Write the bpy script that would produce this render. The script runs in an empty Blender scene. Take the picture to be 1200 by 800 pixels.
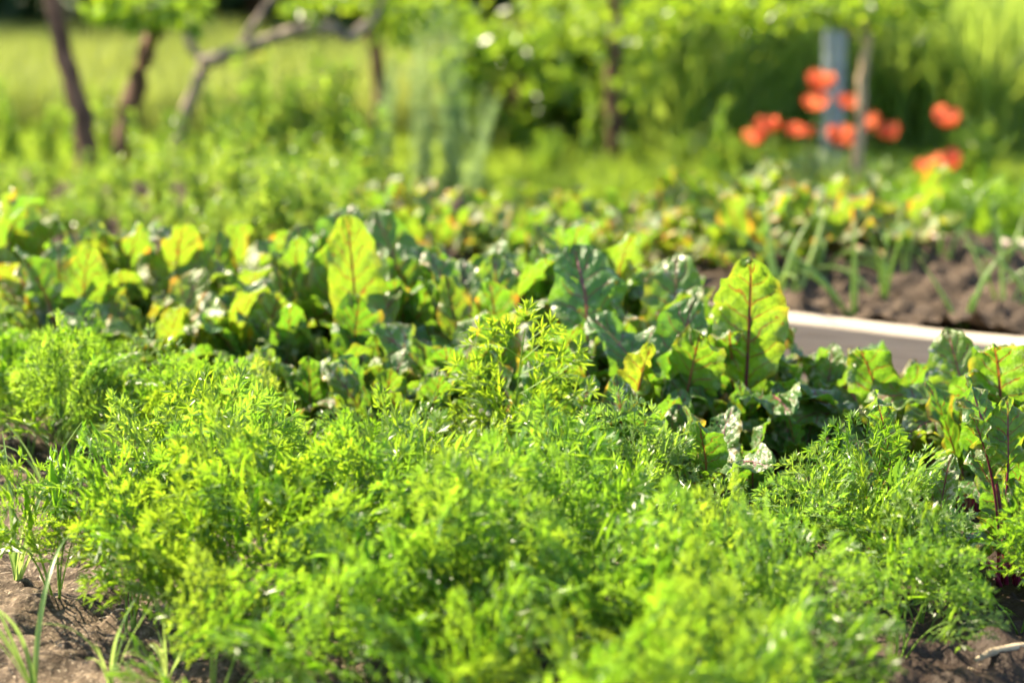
import bpy, math, random
import numpy as np
from mathutils import Vector, Matrix

R = math.radians
random.seed(11)
rng = np.random.default_rng(11)
scn = bpy.context.scene
COL = scn.collection

# ------------------------------------------------------------------ camera
PITCH = R(12.0)
LENS = 70.0
FPX = 1200 * LENS / 36.0
CAM_Z = 1.0
GZ = -0.25                      # level of the garden ground and the path; the beds are filled to z = 0

cd = bpy.data.cameras.new('camera')
cam = bpy.data.objects.new('camera', cd)
COL.objects.link(cam)
cam.location = (0, 0, CAM_Z)
cam.rotation_euler = (math.pi / 2 - PITCH, 0, 0)
cd.lens = LENS
cd.sensor_width = 36
cd.clip_end = 400
cd.clip_start = 0.05
cd.dof.use_dof = True
cd.dof.focus_distance = 3.08
cd.dof.aperture_fstop = 2.15
cd.dof.aperture_blades = 0
scn.camera = cam


def ray(px, py):
    a = (px - 600) / FPX
    b = -(py - 400) / FPX
    return Vector((a, math.cos(PITCH) + b * math.sin(PITCH), -math.sin(PITCH) + b * math.cos(PITCH)))


def on_z(px, py, z):
    d = ray(px, py)
    k = (z - CAM_Z) / d.z
    return Vector((d.x * k, d.y * k, z))


def at_y(px, py, y):
    d = ray(px, py)
    k = y / d.y
    return Vector((d.x * k, y, CAM_Z + d.z * k))


def to_px(p):
    x, y, z = p[0], p[1], p[2] - CAM_Z
    dep = y * math.cos(PITCH) - z * math.sin(PITCH)
    up = y * math.sin(PITCH) + z * math.cos(PITCH)
    return 600 + FPX * x / dep, 400 - FPX * up / dep


# bed coordinates: s runs along the rows, t away from the viewer
BA = R(-27.0)
U = Vector((math.cos(BA), math.sin(BA), 0))
N = Vector((-math.sin(BA), math.cos(BA), 0))


def st(s, t, z=0.0):
    p = U * s + N * t
    return Vector((p.x, p.y, z))


def s_of(px, t, z=0.0):
    lo, hi = -12.0, 6.0
    for _ in range(50):
        m = (lo + hi) / 2
        if to_px(st(m, t, z))[0] < px:
            lo = m
        else:
            hi = m
    return (lo + hi) / 2


# ------------------------------------------------------------------ mesh helpers
def mesh_np(name, V, F, mats, rnd=None, uv=None, smooth=False, midx=None):
    me = bpy.data.meshes.new(name)
    me.from_pydata([tuple(v) for v in V], [], F)
    for m in (mats if isinstance(mats, (list, tuple)) else [mats]):
        me.materials.append(m)
    if midx is not None:
        me.polygons.foreach_set('material_index', midx)
    if rnd is not None:
        a = me.attributes.new('rnd', 'FLOAT', 'FACE')
        a.data.foreach_set('value', np.asarray(rnd, dtype=np.float32))
    if uv is not None:
        l = me.uv_layers.new(name='UVMap')
        idx = np.empty(len(me.loops), dtype=np.int32)
        me.loops.foreach_get('vertex_index', idx)
        l.data.foreach_set('uv', np.asarray(uv, dtype=np.float32)[idx].ravel())
    if smooth:
        me.polygons.foreach_set('use_smooth', [True] * len(me.polygons))
    me.update()
    return me


def link(name, me, parent=None, loc=(0, 0, 0), rot=(0, 0, 0), sc=1.0):
    o = bpy.data.objects.new(name, me)
    COL.objects.link(o)
    o.location = loc
    o.rotation_euler = rot
    o.scale = (sc, sc, sc) if not isinstance(sc, (tuple, list)) else sc
    if parent is not None:
        o.parent = parent
    return o


def tag(o, label=None, cat=None, group=None, kind=None):
    if label: o['label'] = label
    if cat: o['category'] = cat
    if group: o['group'] = group
    if kind: o['kind'] = kind
    return o


def thing(name, label, cat, loc, group=None, rz=0.0, sc=1.0):
    o = link(name, None, None, loc, (0, 0, rz), sc)
    o.empty_display_size = 0.05
    return tag(o, label, cat, group)


class Geo:
    def __init__(s):
        s.V = []; s.F = []; s.R = []; s.M = []; s.n = 0

    def add(s, V, F, rnd=0.5, m=0):
        s.V.extend(V)
        for f in F:
            s.F.append(tuple(i + s.n for i in f)); s.R.append(rnd); s.M.append(m)
        s.n += len(V)

    def tube(s, pts, radii, seg=6, rnd=0.5, m=0, cap=True, noise=0.0):
        pts = [Vector(p) for p in pts]
        V = []
        ref = Vector((0.31, 0.17, 0.93)).normalized()
        for i, p in enumerate(pts):
            t = (pts[min(i + 1, len(pts) - 1)] - pts[max(i - 1, 0)])
            t = t.normalized() if t.length > 1e-9 else Vector((0, 0, 1))
            a = t.cross(ref)
            if a.length < 0.05:
                a = t.cross(Vector((1, 0, 0)))
            a.normalize(); b = t.cross(a)
            for k in range(seg):
                q = 2 * math.pi * k / seg
                rr = radii[i] * (1 + noise * random.uniform(-1, 1))
                V.append(p + a * (math.cos(q) * rr) + b * (math.sin(q) * rr))
        F = []
        for i in range(len(pts) - 1):
            for k in range(seg):
                k2 = (k + 1) % seg
                F.append((i * seg + k, i * seg + k2, (i + 1) * seg + k2, (i + 1) * seg + k))
        if cap:
            F.append(tuple(range(seg))[::-1])
            F.append(tuple((len(pts) - 1) * seg + k for k in range(seg)))
        s.add(V, F, rnd, m)

    def mesh(s, name, mats, smooth=False):
        return mesh_np(name, s.V, s.F, mats, s.R, None, smooth, s.M)


def leaves_np(P, D, Nn, L, W, bend=0.25):
    """many pointed leaves at once: 6-vertex blades, folded on the midrib. returns V, F, count"""
    n = len(P)
    D = D / np.linalg.norm(D, axis=1, keepdims=True)
    S = np.cross(D, Nn)
    S /= np.linalg.norm(S, axis=1, keepdims=True) + 1e-9
    Nn = np.cross(S, D)
    L = np.asarray(L).reshape(-1, 1) * np.ones((n, 1)); W = np.asarray(W).reshape(-1, 1) * np.ones((n, 1))
    up = 0.18
    v0 = P
    v1 = P + D * L * .32 + S * W * .5 + Nn * (W * up)
    v2 = P + D * L * .68 + S * W * .42 + Nn * (W * up - L * bend * .3)
    v3 = P + D * L - Nn * (L * bend)
    v4 = P + D * L * .68 - S * W * .42 + Nn * (W * up - L * bend * .3)
    v5 = P + D * L * .32 - S * W * .5 + Nn * (W * up)
    V = np.stack([v0, v1, v2, v3, v4, v5], axis=1).reshape(-1, 3)
    base = (np.arange(n) * 6)[:, None]
    F1 = base + np.array([[0, 1, 2, 3]])
    F2 = base + np.array([[0, 3, 4, 5]])
    F = np.concatenate([F1, F2], axis=1).reshape(-1, 4)
    return V, F.tolist()


def unit_rand(n):
    v = rng.normal(size=(n, 3))
    return v / np.linalg.norm(v, axis=1, keepdims=True)


def foliage_mesh(name, P, D, L, W, mat, bend=0.25, Nn=None):
    n = len(P)
    if Nn is None:
        Nn = unit_rand(n) + np.array([0, 0, .8])
    V, F = leaves_np(P, D, Nn, L, W, bend)
    r = np.repeat(rng.random(n), 2)
    return mesh_np(name, V, F, mat, r)


# ------------------------------------------------------------------ materials
def new_mat(name):
    m = bpy.data.materials.new(name)
    m.use_nodes = True
    nt = m.node_tree
    nt.nodes.clear()
    out = nt.nodes.new('ShaderNodeOutputMaterial')
    return m, nt, out


def nd(nt, t, **kw):
    n = nt.nodes.new(t)
    for k, v in kw.items():
        setattr(n, k, v)
    return n


def mth(nt, op, a, b=None, c=None, clamp=False):
    n = nt.nodes.new('ShaderNodeMath'); n.operation = op; n.use_clamp = clamp
    for i, x in enumerate((a, b, c)):
        if x is None: continue
        if isinstance(x, (int, float)): n.inputs[i].default_value = x
        else: nt.links.new(x, n.inputs[i])
    return n.outputs[0]


def sstep(nt, x, a, b):
    n = nt.nodes.new('ShaderNodeMapRange'); n.interpolation_type = 'SMOOTHSTEP'
    nt.links.new(x, n.inputs[0])
    n.inputs[1].default_value = a; n.inputs[2].default_value = b
    n.inputs[3].default_value = 0; n.inputs[4].default_value = 1
    return n.outputs[0]


def mixc(nt, f, a, b):
    n = nt.nodes.new('ShaderNodeMix'); n.data_type = 'RGBA'
    if isinstance(f, (int, float)): n.inputs[0].default_value = f
    else: nt.links.new(f, n.inputs[0])
    for i, x in ((6, a), (7, b)):
        if isinstance(x, (tuple, list)): n.inputs[i].default_value = (*x[:3], 1)
        else: nt.links.new(x, n.inputs[i])
    return n.outputs[2]


def leaf_shader(nt, out, col, tcol, rough=0.4, spec=0.5, tfac=0.45, bump=None, coat=0.0):
    p = nd(nt, 'ShaderNodeBsdfPrincipled')
    if isinstance(rough, (int, float)): p.inputs['Roughness'].default_value = rough
    else: nt.links.new(rough, p.inputs['Roughness'])
    p.inputs['Specular IOR Level'].default_value = spec
    nt.links.new(col, p.inputs['Base Color'])
    tr = nd(nt, 'ShaderNodeBsdfTranslucent')
    nt.links.new(tcol, tr.inputs['Color'])
    mx = nd(nt, 'ShaderNodeMixShader')
    mx.inputs[0].default_value = tfac
    nt.links.new(p.outputs[0], mx.inputs[1]); nt.links.new(tr.outputs[0], mx.inputs[2])
    if bump is not None:
        nt.links.new(bump, p.inputs['Normal']); nt.links.new(bump, tr.inputs['Normal'])
    nt.links.new(mx.outputs[0], out.inputs['Surface'])


def foliage_mat(name, c1, c2, t1, t2, rough=0.4, tfac=0.45, spec=0.5, yellow=None):
    """c: reflected colour range, t: colour of light passing through"""
    m, nt, out = new_mat(name)
    at = nd(nt, 'ShaderNodeAttribute', attribute_name='rnd')
    oi = nd(nt, 'ShaderNodeObjectInfo')
    f = mth(nt, 'ADD', mth(nt, 'MULTIPLY', at.outputs['Fac'], .65), mth(nt, 'MULTIPLY', oi.outputs['Random'], .35))
    col = mixc(nt, f, c1, c2)
    tc = mixc(nt, f, t1, t2)
    if yellow:
        y = sstep(nt, at.outputs['Fac'], .93, .96)
        col = mixc(nt, y, col, yellow); tc = mixc(nt, y, tc, tuple(min(1, v * 1.6) for v in yellow))
    leaf_shader(nt, out, col, tc, rough, spec, tfac)
    return m


def simple_mat(name, col, rough=0.6, spec=0.4, var=0.25, scale=20.0, bump=0.2, stretch=(1, 1, 1), col2=None):
    m, nt, out = new_mat(name)
    tc = nd(nt, 'ShaderNodeTexCoord')
    mp = nd(nt, 'ShaderNodeMapping'); mp.inputs['Scale'].default_value = stretch
    nt.links.new(tc.outputs['Object'], mp.inputs[0])
    no = nd(nt, 'ShaderNodeTexNoise'); no.inputs['Scale'].default_value = scale; no.inputs['Detail'].default_value = 6
    nt.links.new(mp.outputs[0], no.inputs['Vector'])
    c2 = col2 or tuple(v * (1 - var) for v in col)
    c1 = col if col2 else tuple(min(1, v * (1 + var)) for v in col)
    f = sstep(nt, no.outputs['Fac'], .35, .68)
    c = mixc(nt, f, c2, c1)
    p = nd(nt, 'ShaderNodeBsdfPrincipled')
    p.inputs['Roughness'].default_value = rough; p.inputs['Specular IOR Level'].default_value = spec
    nt.links.new(c, p.inputs['Base Color'])
    if bump:
        b = nd(nt, 'ShaderNodeBump'); b.inputs['Strength'].default_value = bump; b.inputs['Distance'].default_value = .01
        nt.links.new(no.outputs['Fac'], b.inputs['Height']); nt.links.new(b.outputs[0], p.inputs['Normal'])
    nt.links.new(p.outputs[0], out.inputs['Surface'])
    return m


def beet_mat(name, far=False):
    """object colour: R = how yellow, G = chalky mildew, B = red margins"""
    m, nt, out = new_mat(name)
    uvn = nd(nt, 'ShaderNodeUVMap')
    sep = nd(nt, 'ShaderNodeSeparateXYZ'); nt.links.new(uvn.outputs[0], sep.inputs[0])
    oi = nd(nt, 'ShaderNodeObjectInfo')
    tc = nd(nt, 'ShaderNodeTexCoord')
    sc = nd(nt, 'ShaderNodeSeparateColor'); nt.links.new(oi.outputs['Color'], sc.inputs[0])
    off = nd(nt, 'ShaderNodeVectorMath', operation='MULTIPLY_ADD')
    off.inputs[1].default_value = (1, 1, 1)
    cmb = nd(nt, 'ShaderNodeCombineXYZ')
    for i in range(3): nt.links.new(mth(nt, 'MULTIPLY', oi.outputs['Random'], 7.0 + 3 * i), cmb.inputs[i])
    nt.links.new(tc.outputs['Object'], off.inputs[0]); nt.links.new(cmb.outputs[0], off.inputs[2])
    vec = off.outputs[0]

    def noise(scale, detail=3, rough=.5):
        n = nd(nt, 'ShaderNodeTexNoise'); n.inputs['Scale'].default_value = scale; n.inputs['Detail'].default_value = detail
        n.inputs['Roughness'].default_value = rough
        nt.links.new(vec, n.inputs['Vector']); return n.outputs['Fac']
    au = mth(nt, 'ABSOLUTE', mth(nt, 'SUBTRACT', mth(nt, 'MULTIPLY', sep.outputs[0], 2.0), 1.0))
    v = sep.outputs[1]
    # veins: midrib and side veins
    nz = mth(nt, 'MULTIPLY', mth(nt, 'SUBTRACT', noise(28, 2), .5), .16)
    mid = mth(nt, 'SUBTRACT', 1.0, sstep(nt, au, .018, .065))
    side = mth(nt, 'ADD', mth(nt, 'SUBTRACT', v, mth(nt, 'MULTIPLY', mth(nt, 'POWER', au, .8), .20)), nz)
    sd = mth(nt, 'ABSOLUTE', mth(nt, 'SUBTRACT', mth(nt, 'FRACT', mth(nt, 'MULTIPLY', side, 7.5)), .5))
    wv = mth(nt, 'MULTIPLY_ADD', au, -.05, .085)
    sv = mth(nt, 'SUBTRACT', 1.0, sstep(nt, mth(nt, 'DIVIDE', sd, wv), .45, 1.1))
    sv = mth(nt, 'MULTIPLY', sv, mth(nt, 'SUBTRACT', 1.0, sstep(nt, au, .55, .95)))
    vor = nd(nt, 'ShaderNodeTexVoronoi', feature='DISTANCE_TO_EDGE'); vor.inputs['Scale'].default_value = 75
    nt.links.new(vec, vor.inputs['Vector'])
    net = mth(nt, 'SUBTRACT', 1.0, sstep(nt, vor.outputs['Distance'], .0, .10))
    vein = mth(nt, 'MAXIMUM', mid, mth(nt, 'MULTIPLY', sv, .85))
    # colours
    g = mixc(nt, noise(9, 2), (.035, .105, .018), (.075, .165, .03))
    g = mixc(nt, mth(nt, 'MULTIPLY', sc.outputs[0], .85), g, (.20, .27, .025))
    t = mixc(nt, noise(9, 2), (.12, .34, .012), (.27, .50, .025))
    t = mixc(nt, sc.outputs[0], t, mixc(nt, noise(22, 4), (.30, .46, .02), (.50, .54, .03)))
    g = mixc(nt, mth(nt, 'MULTIPLY', net, .3), g, (.11, .20, .05))
    t = mixc(nt, mth(nt, 'MULTIPLY', net, .45), t, (.08, .20, .01))
    # tired margins
    mg = mth(nt, 'MULTIPLY', sstep(nt, au, .62, 1.0), sstep(nt, noise(16, 3), .42, .62))
    mg = mth(nt, 'MULTIPLY', mg, mth(nt, 'MULTIPLY_ADD', sc.outputs[2], 1.2, .02), clamp=True)
    g = mixc(nt, mg, g, (.42, .17, .02)); t = mixc(nt, mg, t, (.66, .30, .03))
    # chalky mildew and dried speckles
    ml = mth(nt, 'MULTIPLY', sstep(nt, noise(45, 5, .7), .50, .62), sstep(nt, noise(11, 2), .38, .62))
    ml = mth(nt, 'MULTIPLY', ml, sc.outputs[1], clamp=True)
    g = mixc(nt, ml, g, (.62, .58, .44)); t = mixc(nt, mth(nt, 'MULTIPLY', ml, .6), t, (.30, .33, .12))
    sp = mth(nt, 'MULTIPLY', sstep(nt, noise(130, 2), .66, .70), sstep(nt, noise(17, 2), .5, .6))
    g = mixc(nt, sp, g, (.13, .05, .02)); t = mixc(nt, sp, t, (.25, .08, .01))
    g = mixc(nt, mth(nt, 'MULTIPLY', vein, .9), g, (.16, .03, .055) if not far else (.17, .05, .05))
    t = mixc(nt, mth(nt, 'MULTIPLY', vein, .85), t, (.30, .07, .015))
    b = nd(nt, 'ShaderNodeBump'); b.inputs['Strength'].default_value = .5; b.inputs['Distance'].default_value = .004
    h = mth(nt, 'ADD', mth(nt, 'MULTIPLY', noise(70, 3), 1.0), mth(nt, 'MULTIPLY', mth(nt, 'MAXIMUM', vein, mth(nt, 'MULTIPLY', net, .5)), -.8))
    nt.links.new(h, b.inputs['Height'])
    rg = mth(nt, 'MULTIPLY_ADD', ml, .35, .48 if far else .32)
    leaf_shader(nt, out, g, t, rg, .55, .42, b.outputs[0])
    if not far:
        v2 = nd(nt, 'ShaderNodeTexVoronoi'); v2.inputs['Scale'].default_value = 62
        nt.links.new(vec, v2.inputs['Vector'])
        hole = mth(nt, 'MULTIPLY', mth(nt, 'LESS_THAN', v2.outputs['Distance'], .27), mth(nt, 'GREATER_THAN', noise(12, 2), .60))
        hole = mth(nt, 'MULTIPLY', hole, mth(nt, 'SUBTRACT', 1.0, mth(nt, 'GREATER_THAN', vein, .3)))
        tp = nd(nt, 'ShaderNodeBsdfTransparent'); mh = nd(nt, 'ShaderNodeMixShader')
        src = out.inputs['Surface'].links[0].from_socket
        nt.links.new(hole, mh.inputs[0]); nt.links.new(src, mh.inputs[1]); nt.links.new(tp.outputs[0], mh.inputs[2])
        nt.links.new(mh.outputs[0], out.inputs['Surface'])
    return m


def carrot_mat(name):
    m, nt, out = new_mat(name)
    at = nd(nt, 'ShaderNodeAttribute', attribute_name='rnd')
    oi = nd(nt, 'ShaderNodeObjectInfo')
    sc = nd(nt, 'ShaderNodeSeparateColor'); nt.links.new(oi.outputs['Color'], sc.inputs[0])
    f = at.outputs['Fac']
    g = mixc(nt, f, (.045, .115, .013), (.115, .20, .024))
    t = mixc(nt, f, (.21, .49, .014), (.44, .70, .03))
    g = mixc(nt, mth(nt, 'MULTIPLY', sc.outputs[0], .7), g, (.15, .20, .016)); t = mixc(nt, mth(nt, 'MULTIPLY', sc.outputs[0], .6), t, (.66, .72, .03))
    g = mixc(nt, mth(nt, 'MULTIPLY', sc.outputs[1], .8), g, (.32, .38, .22)); t = mixc(nt, mth(nt, 'MULTIPLY', sc.outputs[1], .6), t, (.40, .55, .18))
    leaf_shader(nt, out, g, t, .36, .5, .44)
    return m


def soil_mat(name, wet=0.0, dark=0.0):
    m, nt, out = new_mat(name)
    tc = nd(nt, 'ShaderNodeTexCoord')

    def noise(scale, detail=6, rough=.6):
        n = nd(nt, 'ShaderNodeTexNoise'); n.inputs['Scale'].default_value = scale; n.inputs['Detail'].default_value = detail
        n.inputs['Roughness'].default_value = rough
        nt.links.new(tc.outputs['Object'], n.inputs['Vector']); return n.outputs['Fac']
    a = noise(14); b2 = noise(90, 4)
    c = mixc(nt, sstep(nt, a, .35, .7), (.032, .021, .013), (.11, .078, .050))
    c = mixc(nt, sstep(nt, b2, .45, .72), c, (.20, .15, .10))
    c = mixc(nt, sstep(nt, noise(230, 2), .64, .70), c, (.30, .25, .18))
    c = mixc(nt, dark, c, (.045, .030, .020))
    # damp patch round the right hand end of the bed
    sp = nd(nt, 'ShaderNodeSeparateXYZ'); nt.links.new(tc.outputs['Object'], sp.inputs[0])
    w = mth(nt, 'ADD', sp.outputs[0], mth(nt, 'MULTIPLY', mth(nt, 'SUBTRACT', noise(5), .5), .7))
    wf = sstep(nt, w, -.15, .3) if wet else None
    p = nd(nt, 'ShaderNodeBsdfPrincipled'); p.inputs['Roughness'].default_value = .9; p.inputs['Specular IOR Level'].default_value = .2
    if wf is not None:
        sb = mth(nt, 'MULTIPLY', wf, mth(nt, 'SUBTRACT', 1.0, sstep(nt, sp.outputs[1], 3.1, 3.7)))
        c = mixc(nt, mth(nt, 'MULTIPLY', sb, .92), c, (.030, .018, .012))
        nt.links.new(mth(nt, 'MULTIPLY_ADD', sb, -.25, .9), p.inputs['Roughness'])
    nt.links.new(c, p.inputs['Base Color'])
    bp = nd(nt, 'ShaderNodeBump'); bp.inputs['Strength'].default_value = .9; bp.inputs['Distance'].default_value = .012
    nt.links.new(mth(nt, 'ADD', a, mth(nt, 'MULTIPLY', b2, .5)), bp.inputs['Height']); nt.links.new(bp.outputs[0], p.inputs['Normal'])
    nt.links.new(p.outputs[0], out.inputs['Surface'])
    return m


M = {}
M['beet'] = beet_mat('beet_leaf_blade')
M['beet_far'] = beet_mat('young_beet_leaf_blade', True)
M['stalk'] = simple_mat('beet_stalk_red', (.24, .012, .045), .35, .5, .5, 30, .1, (1, 1, .3), col2=(.10, .008, .035))
M['stalk_green'] = simple_mat('beet_stalk_pale', (.22, .30, .06), .35, .5, .5, 22, .1, (1, 1, .3), col2=(.25, .04, .05))
M['carrot'] = carrot_mat('carrot_frond')
M['carrot_stem'] = foliage_mat('carrot_stem', (.12, .22, .03), (.18, .28, .05), (.4, .6, .05), (.5, .7, .08), .6, .2, .2)
M['onion'] = foliage_mat('onion_leaf', (.14, .26, .05), (.26, .36, .08), (.42, .62, .13), (.6, .75, .2), .35, .3)
M['grass'] = foliage_mat('grass_blade', (.055, .12, .015), (.14, .20, .03), (.30, .52, .03), (.58, .70, .06), .45, .45, .4, yellow=(.35, .30, .10))
M['field'] = foliage_mat('field_grass_blade', (.05, .10, .02), (.16, .18, .05), (.20, .36, .04), (.48, .52, .11), .5, .42, .35, yellow=(.42, .36, .14))
M['reed'] = foliage_mat('tall_grass_blade', (.07, .14, .025), (.16, .24, .05), (.32, .54, .04), (.66, .80, .12), .42, .42, .5)
M['shrub'] = foliage_mat('shrub_leaf', (.045, .10, .016), (.11, .19, .03), (.24, .46, .025), (.56, .72, .06), .35, .42, .5)
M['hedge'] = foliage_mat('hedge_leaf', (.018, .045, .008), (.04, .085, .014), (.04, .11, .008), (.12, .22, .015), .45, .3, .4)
M['apple'] = foliage_mat('fruit_tree_leaf', (.05, .11, .015), (.11, .18, .025), (.28, .50, .02), (.62, .78, .04), .33, .45, .5)
M['weed'] = foliage_mat('weed_leaf', (.045, .11, .02), (.12, .19, .035), (.20, .42, .025), (.58, .74, .07), .35, .45, .5, yellow=(.34, .34, .04))
M['dill'] = foliage_mat('feathery_leaf', (.17, .25, .11), (.26, .34, .17), (.36, .55, .18), (.58, .72, .28), .4, .4, .5)
M['poppy'] = foliage_mat('poppy_petal', (.68, .10, .06), (.82, .22, .10), (.90, .17, .08), (.98, .36, .16), .5, .5, .3)
M['poppy_heart'] = simple_mat('poppy_heart', (.02, .012, .02), .6)
M['yellow_flower'] = simple_mat('yellow_petal', (.75, .55, .02), .5)
M['bark'] = simple_mat('bark', (.19, .10, .06), .85, .3, .5, 18, .8, (1, 1, .35), col2=(.07, .035, .02))
M['bark_grey'] = simple_mat('grey_bark', (.36, .28, .20), .85, .3, .5, 18, .8, (1, 1, .35), col2=(.13, .10, .085))
M['bark_pale'] = simple_mat('pale_bark', (.50, .35, .22), .8, .3, .5, 25, .5, (1, 1, .3), col2=(.30, .22, .15))
M['wood'] = simple_mat('weathered_board', (.50, .42, .32), .8, .3, .3, 7, .35, (.6, 9, 14), col2=(.36, .295, .22))
M['post'] = simple_mat('painted_post', (.22, .25, .27), .5, .5, .2, 8, .1)
M['soil_near'] = soil_mat('bed_soil', 1.0)
M['soil_far'] = soil_mat('far_bed_soil', dark=.6)
M['path'] = simple_mat('path_earth', (.22, .17, .12), .95, .2, .4, 9, .6)
M['ground'] = simple_mat('ground_under_grass', (.07, .10, .025), .95, .2, .4, 3, .4, col2=(.045, .05, .02))
M['straw'] = simple_mat('dry_straw', (.42, .33, .22), .7, .3, .3, 30, .1)

# ------------------------------------------------------------------ noise for terrain
_tab = rng.random((256, 256))


def vnoise(x, y):
    xi = np.floor(x).astype(int); yi = np.floor(y).astype(int)
    fx = x - xi; fy = y - yi
    fx = fx * fx * (3 - 2 * fx); fy = fy * fy * (3 - 2 * fy)
    g = lambda a, b: _tab[a % 256, b % 256]
    return (g(xi, yi) * (1 - fx) + g(xi + 1, yi) * fx) * (1 - fy) + (g(xi, yi + 1) * (1 - fx) + g(xi + 1, yi + 1) * fx) * fy


def soil_height(s, t):
    h = .030 * vnoise(s * 6 + 3, t * 6) + .026 * vnoise(s * 17, t * 17 + 9) + .018 * vnoise(s * 42, t * 42) + .008 * vnoise(s * 95, t * 95)
    c = vnoise(s * 30 + 50, t * 30)
    h = h + .016 * np.clip((c - .6) * 4, 0, 1)
    return h - .042


def soil_sheet(name, s0, s1, t0, t1, step, mat, amp=1.0):
    ns = int((s1 - s0) / step) + 1; ntt = int((t1 - t0) / step) + 1
    S, T = np.meshgrid(np.linspace(s0, s1, ns), np.linspace(t0, t1, ntt), indexing='ij')
    Z = (soil_height(S, T) + .03) * amp - .03
    X = U.x * S + N.x * T; Y = U.y * S + N.y * T
    V = np.stack([X, Y, Z], -1).reshape(-1, 3)
    i, j = np.meshgrid(np.arange(ns - 1), np.arange(ntt - 1), indexing='ij')
    a = (i * ntt + j).ravel()
    F = np.stack([a, a + ntt, a + ntt + 1, a + 1], -1).tolist()
    o = link(name, mesh_np(name, V, F, mat, smooth=True))
    return tag(o, kind='structure')


def sheet(name, pts, z, mat):
    g = Geo(); g.add([(x, y, z) for x, y in pts], [tuple(range(len(pts)))])
    return tag(link(name, g.mesh(name, mat)), kind='structure')


sheet('ground', [(-160, -20), (160, -20), (160, 300), (-160, 300)], GZ, M['ground'])
pp = [st(-7.5, 3.88), st(2.5, 3.88), st(2.5, 4.62), st(-7.5, 4.62)]
sheet('path', [(p.x, p.y) for p in pp], GZ + .006, M['path'])
soil_sheet('soil', -5.0, 1.2, 1.2, 3.875, .013, M['soil_near'])
soil_sheet('soil', -7.0, 2.0, 4.67, 5.93, .018, M['soil_far'], 1.9)


def board(name, s0, s1, t0, t1, z0, z1, label):
    """long weathered plank with slightly worn edges"""
    n = 60
    g = Geo()
    V = []; F = []
    c = .006
    prof = [(t0, z0), (t0, z1 - c), (t0 + c, z1), (t1 - c, z1), (t1, z1 - c), (t1, z0)]
    for i in range(n + 1):
        s = s0 + (s1 - s0) * i / n
        w = .004 * math.sin(i * .9) + random.uniform(-.0015, .0015)
        for k, (t, z) in enumerate(prof):
            V.append(st(s, t + (w * .5), z + (w if z > z0 else 0)))
    m = len(prof)
    for i in range(n):
        for k in range(m):
            k2 = (k + 1) % m
            F.append((i * m + k, (i + 1) * m + k, (i + 1) * m + k2, i * m + k2))
    F.append(tuple(range(m))); F.append(tuple(n * m + k for k in range(m))[::-1])
    org = st((s0 + s1) / 2, t0, z0)
    inv = Matrix.Rotation(-BA, 4, 'Z')
    V = [inv @ (v - org) for v in V]
    g.add(V, F)
    o = link(name, g.mesh(name, M['wood']), None, org, (0, 0, BA))
    return tag(o, label, 'bed board', 'wooden boards edging the beds')


board('bed_board', -7.5, 2.0, 4.56, 4.66, GZ, .035, 'long weathered board with pale top edge holding the far bed of onions')
board('bed_board', -5.5, 1.8, 3.875, 3.93, GZ, .022, 'low weathered board behind the front beets, its top just showing above the leaves')
board('bed_board', s_of(985, 5.93), 2.6, 5.93, 6.00, GZ, .05, 'blurred pale board along the rear side of the onion bed')

# ------------------------------------------------------------------ carrots
CZ = Vector((0, 0, 1))


def curve_pts(L, e0, e1, n, side=0.0, power=1.6):
    """points in the YZ plane, elevation angle falling from e0 to e1"""
    p = Vector((0, 0, 0)); out = [p.copy()]; T = []
    for i in range(n):
        f = (i + .5) / n
        e = R(e0 + (e1 - e0) * f ** power)
        d = Vector((side * f, math.cos(e), math.sin(e))).normalized()
        T.append(d); p = p + d * (L / n); out.append(p.copy())
    T.append(T[-1])
    return out, T


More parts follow.
